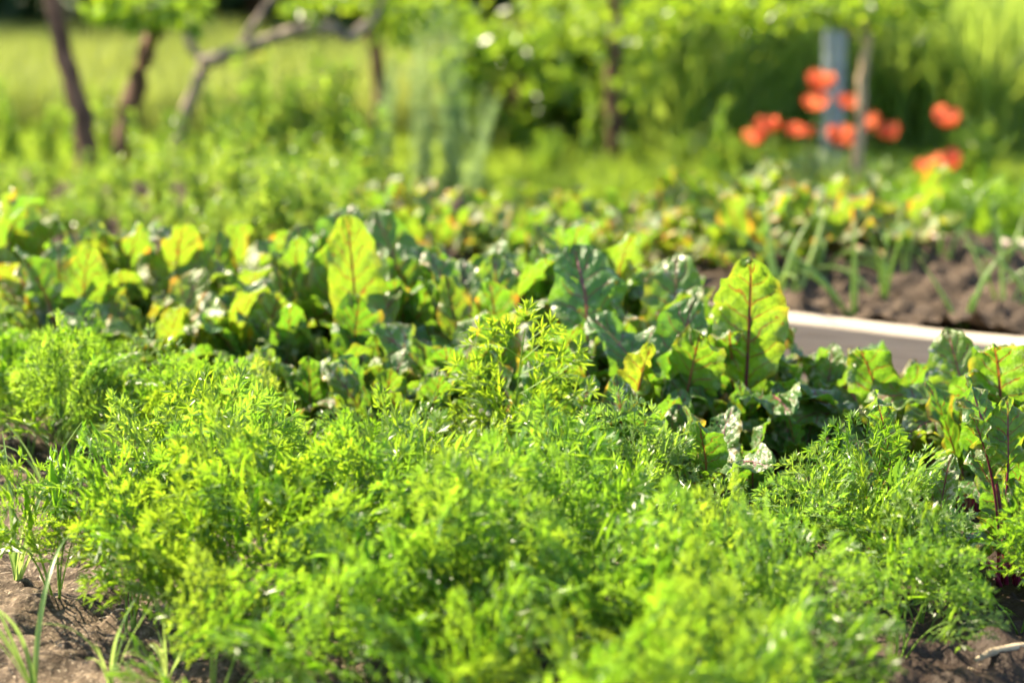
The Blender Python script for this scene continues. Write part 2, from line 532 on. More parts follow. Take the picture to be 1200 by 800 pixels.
def frond_mesh(k, L, e0, e1, lush=1.0):
    rnd = random.Random(100 + k)
    g = Geo()
    n = 16
    pts, T = curve_pts(L, e0, e1, n, rnd.uniform(-.25, .25))
    g.tube(pts, [.0022 * (1 - .75 * i / n) + .0004 for i in range(n + 1)], 5, .5, 1)
    X = Vector((1, 0, 0))

    def pos(f):
        x = min(max(f, 0), .9999) * n; i = int(x); a = x - i
        return pts[i].lerp(pts[i + 1], a), T[i]
    lobes = []

    def lobe(p, d, nn, ln, w, r):
        s = d.cross(nn)
        if s.length < 1e-6: return
        s.normalize()
        q = p + d * (ln * .55) + nn * (rnd.uniform(-.15, .2) * ln)
        g.add([p, q + s * w * .5, p + d * ln, q - s * w * .5], [(0, 1, 2), (0, 2, 3)], r, 0)

    f = .40 + rnd.uniform(-.04, .04)
    pairs = 6
    for i in range(pairs + 1):
        ff = f + (1 - f) * (i / pairs) ** .9
        taper = (1 - (i / (pairs + .6)) ** 1.4)
        for sd in ((-1, 1) if i < pairs else (0,)):
            p, t = pos(ff + rnd.uniform(-.012, .012))
            nn = X.cross(t).normalized()
            lp = L * .40 * taper * rnd.uniform(.8, 1.15) * lush + .016
            ang = R(rnd.uniform(44, 60)) * (1 if sd else 0)
            d = (t * math.cos(ang) + X * sd * math.sin(ang) + nn * rnd.uniform(-.25, .3)).normalized()
            rr = rnd.random()
            pn = (nn + X * rnd.uniform(-.35, .35) + t * rnd.uniform(-.3, .3)).normalized()
            sx = d.cross(pn).normalized(); pn = sx.cross(d)
            m = max(3, int(lp / .027))
            q = p.copy(); dd = d.copy()
            sag = rnd.uniform(-.35, .10)
            P2 = [q.copy()]
            for j in range(m):
                dd = (dd + pn * sag / m).normalized()
                q = q + dd * (lp / m)
                P2.append(q.copy())
                t2 = 1 - ((j + .3) / m) ** 1.3
                for s2 in (-1, 1):
                    l2 = (lp * .46 * t2 + .008) * rnd.uniform(.75, 1.2)
                    a2 = R(rnd.uniform(36, 54))
                    d2 = (dd * math.cos(a2) + sx * s2 * math.sin(a2) + pn * rnd.uniform(-.3, .3)).normalized()
                    nl = max(1, int(l2 / .0165))
                    sx2 = d2.cross(pn).normalized()
                    n2 = sx2.cross(d2)
                    r = min(1, max(0, rr * .6 + rnd.random() * .4))
                    for c in range(nl):
                        qq = q + d2 * (l2 * (c + .35) / (nl + .2))
                        for s3 in (-1, 1):
                            a3 = R(rnd.uniform(24, 42))
                            d3 = (d2 * math.cos(a3) + sx2 * s3 * math.sin(a3) + n2 * rnd.uniform(-.2, .2)).normalized()
                            lobe(qq, d3, n2, rnd.uniform(.012, .020), rnd.uniform(.0038, .0056), r)
                    lobe(q, d2, n2, l2 + .010, .0044, r)
            lobe(q, dd, pn, .019, .0058, rr)
            if sd and lp > .02:
                Q2 = P2[::max(1, len(P2) // 4)] + [P2[-1]]
                g.tube(Q2, [.0010 - .0006 * c / len(Q2) for c in range(len(Q2))], 3, rr, 1, cap=False)
    return g.mesh('carrot_frond', [M['carrot'], M['carrot_stem']])


FR_UP = [frond_mesh(i, .28 + .01 * i, 86, 60 + 6 * (i % 3)) for i in range(4)]
FR_MID = [frond_mesh(10 + i, .27 + .01 * i, 79, 32 + 8 * i, 1.1) for i in range(4)]
FR_LOW = [frond_mesh(20 + i, .25 + .01 * i, 70, -10 + 13 * i, 1.1) for i in range(4)]

ONES = ['', 'first', 'second', 'third', 'fourth', 'fifth', 'sixth', 'seventh', 'eighth', 'ninth', 'tenth', 'eleventh', 'twelfth', 'thirteenth',
        'fourteenth', 'fifteenth', 'sixteenth', 'seventeenth', 'eighteenth', 'nineteenth']
TENS = {2: ('twentieth', 'twenty'), 3: ('thirtieth', 'thirty'), 4: ('fortieth', 'forty'), 5: ('fiftieth', 'fifty'), 6: ('sixtieth', 'sixty')}


def nth(n):
    if n < 20: return ONES[n]
    a, b = divmod(n, 10)
    return TENS[a][0] if b == 0 else TENS[a][1] + '-' + ONES[b]


def carrot(p, sc, label, group, nf=8, chalk=0.0, name='carrot_plant', spread=1.0):
    root = thing(name, label, 'carrot plant', p, group, random.uniform(0, 6.28), sc)
    a0 = random.uniform(0, 6.28)
    for i in range(nf):
        u = i / max(1, nf - 1)
        me = random.choice(FR_UP if u < .34 else (FR_MID if u < .72 else FR_LOW))
        rr = .006 + .01 * u
        az = a0 + i * 2.4 + random.uniform(-.3, .3)
        o = link('frond', me, root, (-math.sin(az) * rr, math.cos(az) * rr, random.uniform(-.01, .0)),
                 (random.uniform(-.2, .3) * spread, random.uniform(-.28, .28) * spread, az), random.uniform(.78, 1.15) * (1 - .05 * u))
        ch = chalk if random.random() < .6 else 0
        o.color = (max(0, random.gauss(.16, .24)), min(1, ch * random.uniform(.4, 1.2)), 0, 1)
    return root


def carrot_row(t, px0, px1, step, sc, words, group, jit=.02, chalk=0.0, nf=8):
    s = s_of(px0, t); e = s_of(px1, t)
    pos = []
    while s < e:
        if not any(abs(s - q) < w for q, w in GAPS.get(round(t, 2), [])):
            pos.append((s + random.uniform(-.4, .4) * step * .6, t + random.uniform(-jit, jit)))
        s += step
    for i, (a, b) in enumerate(pos):
        p = st(a, b, float(soil_height(np.array([a]), np.array([b]))[0]) + .004)
        pxx = to_px(p)[0]
        hk = 1.0 if t < 2.6 else (1.0 if pxx < 260 else (.68 if pxx < 900 else .86))
        k = sc * hk * random.uniform(.84, 1.14)
        sc_ = sc * hk
        big = 'tall' if k > sc_ * 1.03 else ('small' if k < sc_ * .90 else 'leafy')
        carrot(p, k, f'{big} green carrot plant, {nth(i + 1)} from the left {words}', group, nf, chalk)


GAPS = {}
G_A = 'feathery carrot plants in the front bed'
carrot_row(2.00, 280, 940, .17, .84, 'in the blurred row nearest the camera', G_A, .06, .1, nf=5)
carrot_row(2.15, 55, 985, .135, .90, 'in the second row from the camera', G_A, .06, .1, nf=5)
carrot_row(2.33, 200, 985, .135, .92, 'in the third row from the camera', G_A, .06, .15, nf=5)
carrot_row(2.55, 600, 1120, .19, .72, 'in the short fourth row', G_A, .05, .15, nf=5)
carrot_row(2.77, -40, 1215, .125, .80, 'in the fifth row behind the bare strip', G_A, .05, .2, nf=5)
carrot_row(2.95, -40, 330, .14, .76, 'in the sixth row before the yellowing beets', G_A, .04, .2, nf=5)

# the carrot with a tall sharp top in the middle, and the bleached one to its right
p = on_z(600, 560, 0.0)
root = thing('carrot_plant', 'tall sharp carrot top standing up against the beet leaves at the centre', 'carrot plant', st(s_of(600, 2.95), 2.95, 0), G_A)
for i, (me, az, sc, rx) in enumerate([(FR_UP[2], 3.0, 1.12, .02), (FR_MID[1], 3.9, .8, .1), (FR_MID[2], 2.1, .8, .1), (FR_LOW[0], 4.9, .9, 0), (FR_LOW[1], 1.3, .8, 0)]):
    o = link('frond', me, root, (0, 0, 0), (rx, 0, az), sc); o.color = (.6, 0, 0, 1)
root = thing('carrot_plant', 'greyish bleached carrot plant with bowed stems right of the centre', 'carrot plant', st(s_of(735, 2.86), 2.86, 0), G_A)
for i in range(6):
    az = -1.2 + i * .8 + random.uniform(-.2, .2)
    o = link('frond', random.choice(FR_MID + FR_LOW), root, (0, 0, 0), (random.uniform(-.1, .3), 0, az), random.uniform(.66, .82)); o.color = (.2, .35, 0, 1)

# ------------------------------------------------------------------ beets
def beet_leaf(k, Lp, Lb, W, e0, e1, fold=.25, ruffle=1.0, cname='beet', stalk='stalk', twist=0.0, power=1.5, nv=32, nu=18):
    rnd = random.Random(500 + k)
    Lt = Lp + Lb
    n = 40
    pts, T = curve_pts(Lt, e0, e1, n, rnd.uniform(-.2, .2), power)
    X = Vector((1, 0, 0))
    vf = Lp / Lt

    def pos(f):
        x = min(max(f, 0), .9999) * n; i = int(x); a = x - i
        return pts[i].lerp(pts[i + 1], a), T[i]
    V = []; F = []; UV = []
    ph = [rnd.uniform(0, 6.28) for _ in range(8)]
    k1 = rnd.uniform(3.0, 4.4); k2 = rnd.uniform(6.5, 9.5)
    lop = rnd.uniform(.85, 1.15)
    for j in range(nv + 1):
        v = j / nv
        p, t = pos(vf * .96 + (1 - vf * .96) * v)
        tw = twist * v
        nn0 = X.cross(t).normalized()
        sx = (X * math.cos(tw) + nn0 * math.sin(tw)); nn = (nn0 * math.cos(tw) - X * math.sin(tw))
        w = W * .5 * (max(v, .0) ** .42) * (max(0, 1 - v ** 2.6) ** .62) * (1.12 - .25 * v) * 1.15
        if v < .10: w *= (.25 + 7.5 * v)
        w += .0015
        for i in range(nu + 1):
            u = -1 + 2 * i / nu
            au = abs(u); sd = 1 if u > 0 else 0
            ww = w * (lop if u > 0 else 2 - lop)
            wave = 1 + (.035 * math.sin(k2 * 2 * v * 3.1 + ph[0 + sd]) + .02 * math.sin(k2 * 5.3 * v + ph[4])) * au ** 3
            x = u * ww * wave * (1 - .06 * fold * au)
            z = fold * au ** 1.3 * w
            z += ruffle * au ** 2.2 * (.014 * math.sin(k1 * 3.14 * v + ph[2 + sd]) + .010 * math.sin(k2 * 3.14 * v + ph[4 + sd]) + .004 * math.sin(k2 * 7.3 * v + ph[1])) * min(1, w / .03)
            z += ruffle * .0042 * math.sin((v - .2 * au) * 7.5 * 6.28 + 1.0) * math.sin(au * 3.14) * min(1, w / .02)
            z += ruffle * (.0030 * math.sin(v * 31 + ph[6]) * math.sin(u * 11 + ph[7]) + .006 * math.sin(v * 9 + ph[3]) * math.sin(u * 3 + ph[0]))
            # curling margin
            z -= .35 * max(0, au - .82) * w * (1 + math.sin(9 * v + ph[5]))
            V.append(p + sx * x + nn * z)
            UV.append((i / nu, v))
    for j in range(nv):
        for i in range(nu):
            a = j * (nu + 1) + i
            F.append((a, a + 1, a + nu + 2, a + nu + 1))
    blade = mesh_np('beet_leaf', V, F, M[cname], None, UV, True)
    g = Geo()
    P = []; Rr = []
    for j in range(19):
        f = (vf + (1 - vf) * .86) * j / 18
        p, t = pos(f)
        off = X.cross(t).normalized() * (-.0012)
        P.append(p + off)
        r = (.0048 * (1 - .45 * min(1, f / vf)) if f < vf else .0026 * (1 - (f - vf) / (1 - vf)) + .0003)
        Rr.append(r)
    g.tube(P, Rr, 7, .5)
    sm = g.mesh('beet_stalk', M[stalk], True)
    return blade, sm


BEET_UP = [beet_leaf(i, .11 + .015 * (i % 3), .25 + .02 * (i % 2), .145 + .012 * (i % 3), 86, 64 - 9 * i, .16, .75, stalk=('stalk' if i % 2 else 'stalk_green'), twist=.3 * (-1) ** i, power=2.0) for i in range(5)]
BEET_MID = [beet_leaf(10 + i, .10 + .01 * i, .24, .155 + .01 * (i % 3), 76, 12 - 14 * i, .2, .85, stalk='stalk', twist=.4 * (-1) ** i, power=1.5) for i in range(5)]
BEET_LOW = [beet_leaf(20 + i, .09, .20, .14, 58, -25 - 8 * i, .18, .9, twist=.3 * (-1) ** i) for i in range(4)]


def put_leaf(root, pair, az, sc, rx=0, ry=0, col=(0, 0, 0), r=.012, stalk=True):
    b, s = pair
    o = link('leaf', b, root, (-math.sin(az) * r, math.cos(az) * r, 0), (rx, ry, az), sc)
    o.color = (*col, 1)
    if stalk:
        c = link('stalk', s, o); c.color = o.color
    return o


def beet(p, sc, label, group, nl=9, yellow=0.15, chalk=.5, red=.3, sets=None, name='beet_plant', stalk=True):
    root = thing(name, label, 'beet plant', p, group, 0, sc)
    a0 = random.uniform(0, 6.28)
    U_, M_, L_ = sets or (BEET_UP, BEET_MID, BEET_LOW)
    for i in range(nl):
        u = i / max(1, nl - 1)
        me = random.choice(U_ if u < .42 else (M_ if u < .78 else L_))
        y = min(1, max(0, random.gauss(yellow, .3))); c = min(1, max(0, random.gauss(chalk, .45))); rd = min(1, max(0, random.gauss(red, .4)))
        put_leaf(root, me, a0 + i * 2.4 + random.uniform(-.35, .35), random.uniform(.75, 1.12), random.uniform(-.18, .18), random.uniform(-.18, .18), (y, c, rd), stalk=stalk)
    return root


G_B = 'red-stalked beet plants in the front bed'


def beet_row(t, px0, px1, step, sc, words, nl=9):
    s = s_of(px0, t); e = s_of(px1, t); i = 0
    while s < e:
        i += 1
        a = s + random.uniform(-.3, .3) * step; b = t + random.uniform(-.03, .03)
        px = to_px(st(a, b))[0]
        left = max(0, 1 - px / 430)
        hk = (.97 if px < 330 else 1.0) if px < 860 else (.60 if px < 1120 else .74)
        k = sc * hk * random.uniform(.82, 1.08)
        sc_ = sc * hk
        look = 'tall' if k > sc_ else ('low' if k < sc_ * .88 else 'broad-leaved')
        tint = 'yellowing ' if left > .5 else ''
        beet(st(a, b, -.005), k, f'{look} {tint}beet plant, {nth(i)} from the left {words}', G_B, nl, .04 + .3 * left, .8 if px > 480 else .5, .08 + .25 * left)
        s += step


beet_row(3.72, -40, 900, .12, .98, 'in the back beet row along the board', 10)
beet_row(3.50, -40, 1240, .11, .92, 'in the second beet row', 10)
beet_row(3.30, 40, 1240, .115, .82, 'in the third beet row', 10)
beet_row(3.10, 300, 1240, .13, .66, 'in the front beet row behind the carrots', 9)
beet_row(2.96, 800, 1240, .15, .80, 'in the short row among the carrots', 8)

# plants whose single leaves stand out in the photograph
HUP = beet_leaf(60, .13, .25, .125, 87, 74, .12, .6, stalk='stalk', power=1.2)
HOV = beet_leaf(61, .12, .22, .14, 86, 50, .14, .8, stalk='stalk', power=2.2)
HFR = beet_leaf(64, .10, .24, .17, 88, 30, .1, .9, stalk='stalk', power=2.4)
HRD = beet_leaf(62, .15, .22, .16, 84, 20, .12, .8, stalk='stalk', power=1.8)
HSM = beet_leaf(63, .09, .16, .075, 86, 60, .4, .8, stalk='stalk_green', power=1.6)


def hero(px, t, tip_py, pair, az, col, label, height, extra=5, ry=0.0, rx=0.0):
    base = st(s_of(px, t), t, 0)
    # height of the leaf tip from the picture row at this distance
    zt = at_y(px, tip_py, base.y).z
    sc = zt / height
    root = thing('beet_plant', label, 'beet plant', base, G_B)
    put_leaf(root, pair, az, sc, rx, ry, col, 0.0)
    a0 = random.uniform(0, 6)
    for i in range(extra):
        put_leaf(root, random.choice(BEET_MID + BEET_LOW), a0 + i * 6.28 / extra + random.uniform(-.3, .3), random.uniform(.7, .9), 0, random.uniform(-.1, .1),
                 (max(0, random.gauss(.1, .2)), min(1, max(0, random.gauss(.4, .4))), random.random() * .5))
    return root


hero(424, 3.42, 243, HUP, math.pi + .25, (.55, .0, .15), 'beet plant with the tallest upright yellow-green backlit leaf, red midrib glowing', .375, ry=0.03)
hb = hero(868, 3.40, 302, HOV, math.pi - .15, (.45, .2, .35), 'beet plant with tall bent-tipped leaf rising in front of the far board', .31, ry=-.05)
put_leaf(hb, HFR, math.pi + .1, .88, .02, .06, (.05, .75, .2), -.02)
put_leaf(hb, BEET_MID[2], math.pi + .7, .8, .0, .0, (.1, .8, .2), 0)
hero(690, 3.36, 318, HRD, .3, (.0, .3, .05), 'beet plant with broad dark-veined leaf standing right of centre', .30, rx=.1)
hero(738, 3.22, 392, HSM, math.pi + .5, (.95, .05, .2), 'beet plant with small folded lime-yellow leaf glowing in the sun', .243)
hero(962, 3.62, 395, HRD, math.pi * .55, (.25, .45, .75), 'beet plant with crumpled red-rimmed leaf against the board side', .25)
hero(1030, 3.45, 428, HFR, math.pi * .85, (.12, .85, .3), 'beet plant with pale mildewed leaf under the bare stretch of board', .25)
hero(1172, 3.42, 420, HFR, math.pi * .93, (.15, .9, .45), 'beet plant with large veined leaf and thick red stalks at the right edge', .26)
HST = beet_leaf(66, .24, .15, .11, 84, 58, .15, .9, stalk='stalk', power=1.5)
hs = hero(1180, 2.94, 470, HST, math.pi * .3, (.1, .5, .3), 'beet plant with long thick crimson stalks showing at the right edge', .34, extra=2)
for az in (.2, 1.9, 4.4):
    put_leaf(hs, HST, az, random.uniform(.7, .85), .1, 0, (.3, .3, .2), .015)
hs = hero(1050, 2.98, 520, HST, math.pi * .6, (.1, .5, .3), 'beet plant with crimson stalks half hidden by carrots at the lower right', .36, extra=2)
for az in (.8, 2.6):
    put_leaf(hs, HST, az, .7, .1, 0, (.2, .5, .2), .015)
hero(545, 3.45, 318, HUP, math.pi - .5, (.55, .1, .5), 'beet plant with narrow upright leaf between the two tallest leaves', .375)
hero(340, 3.5, 272, HUP, math.pi + .9, (.2, .2, .1), 'beet plant with upright mid-green leaf left of the tallest leaf', .375)
hero(140, 3.5, 268, HOV, math.pi - .4, (.75, .0, .5), 'beet plant with arched yellow leaf near the left edge', .33)
hero(205, 3.58, 250, HOV, math.pi + .6, (.6, .0, .4), 'beet plant with ragged upright leaf reaching above the left beets', .33)
hero(45, 3.45, 300, HRD, math.pi, (.95, .0, .9), 'beet plant with orange-yellow dying leaf at the far left', .30)

# ------------------------------------------------------------------ far bed: young beets, onions
FB_UP = [beet_leaf(30 + i, .09, .13, .08, 84, 40 - 12 * i, .25, .9, 'beet_far', nv=12, nu=8) for i in range(3)]
FB_MID = [beet_leaf(34 + i, .07, .11, .075, 70, -5 - 12 * i, .25, .9, 'beet_far', nv=12, nu=8) for i in range(3)]
G_F = 'young beet plants in the far bed'
for r_, (t, a, b, st_) in enumerate([(4.98, 440, 740, .13), (5.18, 430, 930, .14), (5.40, 430, 985, .14), (5.60, 640, 1050, .14), (5.80, 800, 1080, .14)]):
    words = ['in the short first row', 'in the second row', 'in the third row', 'in the fourth row', 'in the back row'][r_]
    s = s_of(a, t); e = s_of(b, t); i = 0
    while s < e:
        i += 1
        kk = 1.2 if to_px(st(s, t))[0] > 790 else .95
        k = random.uniform(.85, 1.25) * kk
        look = 'large' if k > 1.14 * kk else ('small' if k < .95 * kk else 'leafy')
        px = to_px(st(s, t))[0]
        dull = 480 < px < 660
        beet(st(s + random.uniform(-.03, .03), t + random.uniform(-.03, .03), -.01), k, f'{look} blurred young beet, {nth(i)} from the left {words} of far bed', G_F, 8,
             0.1 if dull else .25, .1, 1.0 if dull else .85, (FB_UP, FB_MID, FB_MID), stalk=False, name='young_beet')
        s += st_


def onion_mesh(k, L, lean, bend, rad=.0045):
    rnd = random.Random(900 + k)
    g = Geo()
    n = 12
    pts, T = curve_pts(L, 90 - lean, 90 - lean - bend, n, rnd.uniform(-.2, .2), 1.8)
    g.tube(pts, [rad * (.8 + .35 * math.sin(3.14 * min(1, i / n * 1.3))) * (1 - (i / n) ** 3) + .0006 for i in range(n + 1)], 7, rnd.random())
    return g.mesh('onion_leaf', M['onion'], True)


ON = [onion_mesh(i, .22 + .03 * (i % 3), 6 + 9 * (i % 4), [10, 60, 25, 80, 5, 40][i % 6], .0042) for i in range(8)]
G_O = 'onion plants in the far bed'
k = 0
onion_rows = [(4.78, 915, 1240, .22, 'beside the board'), (5.0, 930, 1240, .27, 'in the middle onion row'), (5.25, 955, 1240, .24, 'in the third onion row'), (5.55, 1060, 1240, .13, 'in the rear onion row')]
for t, a, b, stp, words in onion_rows:
    s = s_of(a, t); e = s_of(b, t); i = 0
    while s < e:
        i += 1
        ss = s + random.uniform(-.04, .04)
        root = thing('onion_plant', f'young onion, {nth(i)} from the left {words}', 'onion plant', st(ss, t + random.uniform(-.03, .03), -.01), G_O, random.uniform(0, 6.28), random.uniform(1.0, 1.4))
        for j in range(random.randint(3, 5)):
            o = link('leaf', random.choice(ON), root, (0, 0, 0), (random.uniform(-.1, .1), random.uniform(-.1, .1), j * 2.2 + random.uniform(-.5, .5)), random.uniform(.75, 1.1))
        s += stp

# feathery row behind the rear board on the right
G_C2 = 'blurred feathery plants behind the rear board'
for r_, t in enumerate((6.35, 6.6)):
    s = s_of(1030, t, GZ); e = s_of(1240, t, GZ); i = 0
    while s < e:
        i += 1
        carrot(st(s, t, GZ), random.uniform(1.1, 1.35), f'feathery plant, {nth(i)} from the left in {"front" if r_ == 0 else "rear"} row behind the pale board', G_C2, 7)
        s += .15

# ------------------------------------------------------------------ stem plants (weeds)
def stem_plant(k, h, ns, lean, leafL, leafW, gap, mat, stemmat, whorl=2, flower=False):
    rnd = random.Random(1300 + k)
    g = Geo(); P = []; D = []; L = []; W = []
    fl = []
    for j in range(ns):
        az = rnd.uniform(0, 6.28); le = R(rnd.uniform(.2, 1) * lean)
        hh = h * rnd.uniform(.65, 1.05)
        x0, y0 = rnd.uniform(-.04, .04), rnd.uniform(-.04, .04)
        n = 8; p = Vector((x0, y0, 0)); pts = [p.copy()]
        for i in range(n):
            a = le * (.4 + .9 * i / n)
            p = p + Vector((math.cos(az) * math.sin(a), math.sin(az) * math.sin(a), math.cos(a))) * (hh / n)
            pts.append(p.copy())
        g.tube(pts, [.0035 * (1 - .75 * i / n) for i in range(n + 1)], 4, rnd.random(), 0, cap=False)
        m = int(hh / gap)
        for i in range(m):
            f = (i + .5) / m
            if f < .08: continue
            x = f * n; q = pts[int(x)].lerp(pts[min(n, int(x) + 1)], x - int(x))
            for w in range(whorl):
                aa = rnd.uniform(0, 6.28)
                el = R(rnd.uniform(5, 60))
                P.append(q); D.append((math.cos(aa) * math.cos(el), math.sin(aa) * math.cos(el), math.sin(el)))
                sc = (1.1 - .65 * f) * rnd.uniform(.7, 1.2)
                L.append(leafL * sc); W.append(leafW * sc)
        fl.append(pts[-1])
    fm = foliage_mesh('foliage', np.array([tuple(p) for p in P]), np.array(D), np.array(L), np.array(W), mat, .2)
    fg = None
    if flower:
        fg = []
        for p in fl:
            h_ = Geo()
            for a in range(7):
                aa = a * .898
                d = Vector((math.cos(aa), math.sin(aa), .35)) * .016
                s_ = Vector((-math.sin(aa), math.cos(aa), 0)) * .008
                h_.add([p, p + d * .6 + s_, p + d, p + d * .6 - s_], [(0, 1, 2, 3)])
            fg.append(h_.mesh('flower', M['yellow_flower']))
    return g.mesh('stems', stemmat), fm, fg


KIND = {
    'broad': [stem_plant(i, .50, 7, 24, .075, .026, .022, M['weed'], M['carrot_stem'], 2) for i in range(4)],
    'bushy': [stem_plant(10 + i, .34, 16, 42, .055, .024, .018, M['weed'], M['carrot_stem'], 2) for i in range(3)],
    'flower': [stem_plant(20 + i, .42, 8, 26, .055, .018, .02, M['weed'], M['carrot_stem'], 2, True) for i in range(2)],
    'feather': [stem_plant(30 + i, .95, 7, 24, .07, .011, .020, M['dill'], M['dill'], 3) for i in range(3)],
}
NAMES = {'broad': ('weed', 'weed'), 'bushy': ('weed', 'weed'), 'flower': ('flowering_weed', 'weed'), 'feather': ('feathery_herb', 'herb')}


def weed(kind, p, sc, label, group):
    stems, fol, fl = random.choice(KIND[kind])
    nm, cat = NAMES[kind]
    root = thing(nm, label, cat, p, group, random.uniform(0, 6.28), sc)
    link('stems', stems, root); link('foliage', fol, root)
    for f_ in fl or []: link('flower', f_, root)
    return root


G_W = 'blurred weeds growing behind the beds'
cnt = 0
weeds = []
for px in range(-30, 470, 26):       # front band, dense and low
    weeds.append(('bushy', px + random.uniform(-8, 8), random.uniform(7.0, 7.5), random.uniform(.9, 1.15), 'front'))
for px in range(-20, 480, 30):
    weeds.append((random.choice(['bushy', 'broad', 'broad']), px + random.uniform(-8, 8), random.uniform(7.8, 8.3), random.uniform(.8, 1.0), 'middle'))
for px in range(-10, 170, 36):
    weeds.append(('broad', px, random.uniform(9.4, 10.2), random.uniform(1.0, 1.5), 'far'))
for px in range(170, 440, 34):
    weeds.append(('broad', px + random.uniform(-10, 10), random.uniform(8.5, 9.1), random.uniform(1.0, 1.4), 'rear'))
for px in (470, 520, 560, 610, 660):
    weeds.append(('bushy', px + random.uniform(-8, 8), random.uniform(7.9, 8.6), random.uniform(.55, .8), 'right'))
for t in (4.78, 5.0, 5.3, 5.6, 5.95, 6.3):
    for px in range(-30 + int(t * 10) % 17, 430, 44):
        p = st(s_of(px, t), t)
        weeds.append(('bushy' if random.random() < .7 else 'broad', px, p.y, random.uniform(.5, .75) if t < 5.8 else random.uniform(1.0, 1.2), 'bed%d' % int(t * 10)))
for px in range(440, 720, 36):
    weeds.append(('bushy', px, st(s_of(px, 6.2, GZ), 6.2).y, random.uniform(.72, .9), 'bed62'))
WB = {'bed47': 'weed row just behind the far board', 'bed62': 'short weed row behind the young beets', 'bed50': 'front weed row of the far bed', 'bed53': 'second weed row of the far bed', 'bed56': 'third weed row of the far bed', 'bed59': 'weed row along the rear board', 'bed63': 'weed row past the rear board'}
cn = {}
for kind, px, y, sc, band in sorted(weeds, key=lambda w: (w[4], w[1])):
    cn[band] = cn.get(band, 0) + 1
    x = (px - 600) / FPX * (y * 1.02)
    if px < 250: sc *= .70 if y > 7 else .8
    z = 0.0 if band in ('bed47', 'bed50', 'bed53', 'bed56') else GZ
    if band in WB:
        lab = f'{"leafy" if kind == "broad" else "bushy"} weed, {nth(cn[band])} from left in {WB[band]}'
    elif band == 'right':
        lab = f'low leafy weed, {nth(cn[band])} from the left on the grass behind the young beets'
    else:
        lab = f'{"tall leafy" if kind == "broad" else "low bushy"} weed, {nth(cn[band])} from the left in the {band} band behind the left beets'
    weed(kind, (x, y, z), sc, lab, G_W)
for i, (px, y) in enumerate([(205, 6.7), (235, 6.9)]):
    weed('flower', ((px - 600) / FPX * y * 1.02, y, GZ), .75, ['small weed with yellow flowers above the left beets, the left one of two', 'small weed with yellow flowers above the left beets, the right one of two'][i], 'yellow flowered weeds')
for i, (px, y, sc) in enumerate([(455, 8.4, .7), (498, 8.0, .85), (530, 8.3, .95), (552, 8.0, .75)]):
    weed('feather', ((px - 600) / FPX * y * 1.02, y, GZ), sc, f'tall grey-green feathery herb, {nth(i + 1)} from the left of the four left of centre', 'tall feathery herbs')
weed('broad', ((1090 - 600) / FPX * 7.6, 7.5, GZ), .62, 'lime-green leafy weed below the lowest poppies', None)
G_W2 = 'weeds at the foot of the shrubs'
for i, (px, y, sc, kd) in enumerate([(640, 9.6, .8, 'bushy'), (690, 9.9, .9, 'broad'), (740, 9.8, .7, 'bushy'), (800, 9.6, .8, 'bushy'), (838, 9.2, .9, 'broad'), (875, 9.0, 1.0, 'bushy'), (920, 9.1, .9, 'bushy'), (1130, 9.0, 1.1, 'bushy')]):
    weed(kd, ((px - 600) / FPX * y * 1.02, y, GZ), sc, f'{"leafy" if kd == "broad" else "bushy"} weed, {nth(i + 1)} from the left along the foot of the shrubs', G_W2)

# ------------------------------------------------------------------ grass
def blades(name, n, area, h, w, mat, kind_name, hump=None, lean=.35):
    """area: function(n) -> x, y arrays"""
    x, y = area(n)
    n = len(x)
    hh = h * rng.uniform(.55, 1.15, n) * (.75 + .5 * vnoise(x * 1.3 + 40, y * 1.3))
    az = rng.uniform(0, 2 * np.pi, n)
    le = np.abs(rng.normal(0, lean, n))
    bx, by = np.cos(az) * le, np.sin(az) * le
    fa = rng.uniform(0, 2 * np.pi, n)
    wx, wy = np.cos(fa) * w * rng.uniform(.7, 1.3, n) * .5, np.sin(fa) * w * .5
    lv = []
    for f, ww in ((0, 1.0), (.5, .85), (.82, .5)):
        cx = x + bx * hh * f ** 2; cy = y + by * hh * f ** 2; cz = GZ + hh * f * (1 - .25 * le * f)
        lv.append(np.stack([cx - wx * ww, cy - wy * ww, cz], -1)); lv.append(np.stack([cx + wx * ww, cy + wy * ww, cz], -1))
    lv.append(np.stack([x + bx * hh, y + by * hh, GZ + hh * (1 - .25 * le)], -1))
    V = np.stack(lv, 1).reshape(-1, 3)
    b = (np.arange(n) * 7)[:, None]
    me = bpy.data.meshes.new(name)
    q = np.concatenate([b + np.array([[0, 1, 3, 2]]), b + np.array([[2, 3, 5, 4]])], 1).reshape(-1, 4)
    t = b + np.array([[4, 5, 6]])
    me.from_pydata(V.tolist(), [], q.tolist() + t.tolist())
    me.materials.append(mat)
    r = rng.random(n) * .6 + .4 * vnoise(x * .8, y * .8 + 7)
    a = me.attributes.new('rnd', 'FLOAT', 'FACE')
    a.data.foreach_set('value', np.concatenate([np.repeat(r, 2), r]).astype(np.float32))
    o = link(name, me)
    return o


def rect(x0, x1, y0, y1, keep=None):
    def f(n):
        x = rng.uniform(x0, x1, n); y = rng.uniform(y0, y1, n)
        m = np.ones(n, bool)
        t = N.x * x + N.y * y
        m &= t > 6.05
        m &= np.abs(x) < .30 * y + .6
        if keep is not None: m &= keep(x, y)
        return x[m], y[m]
    return f


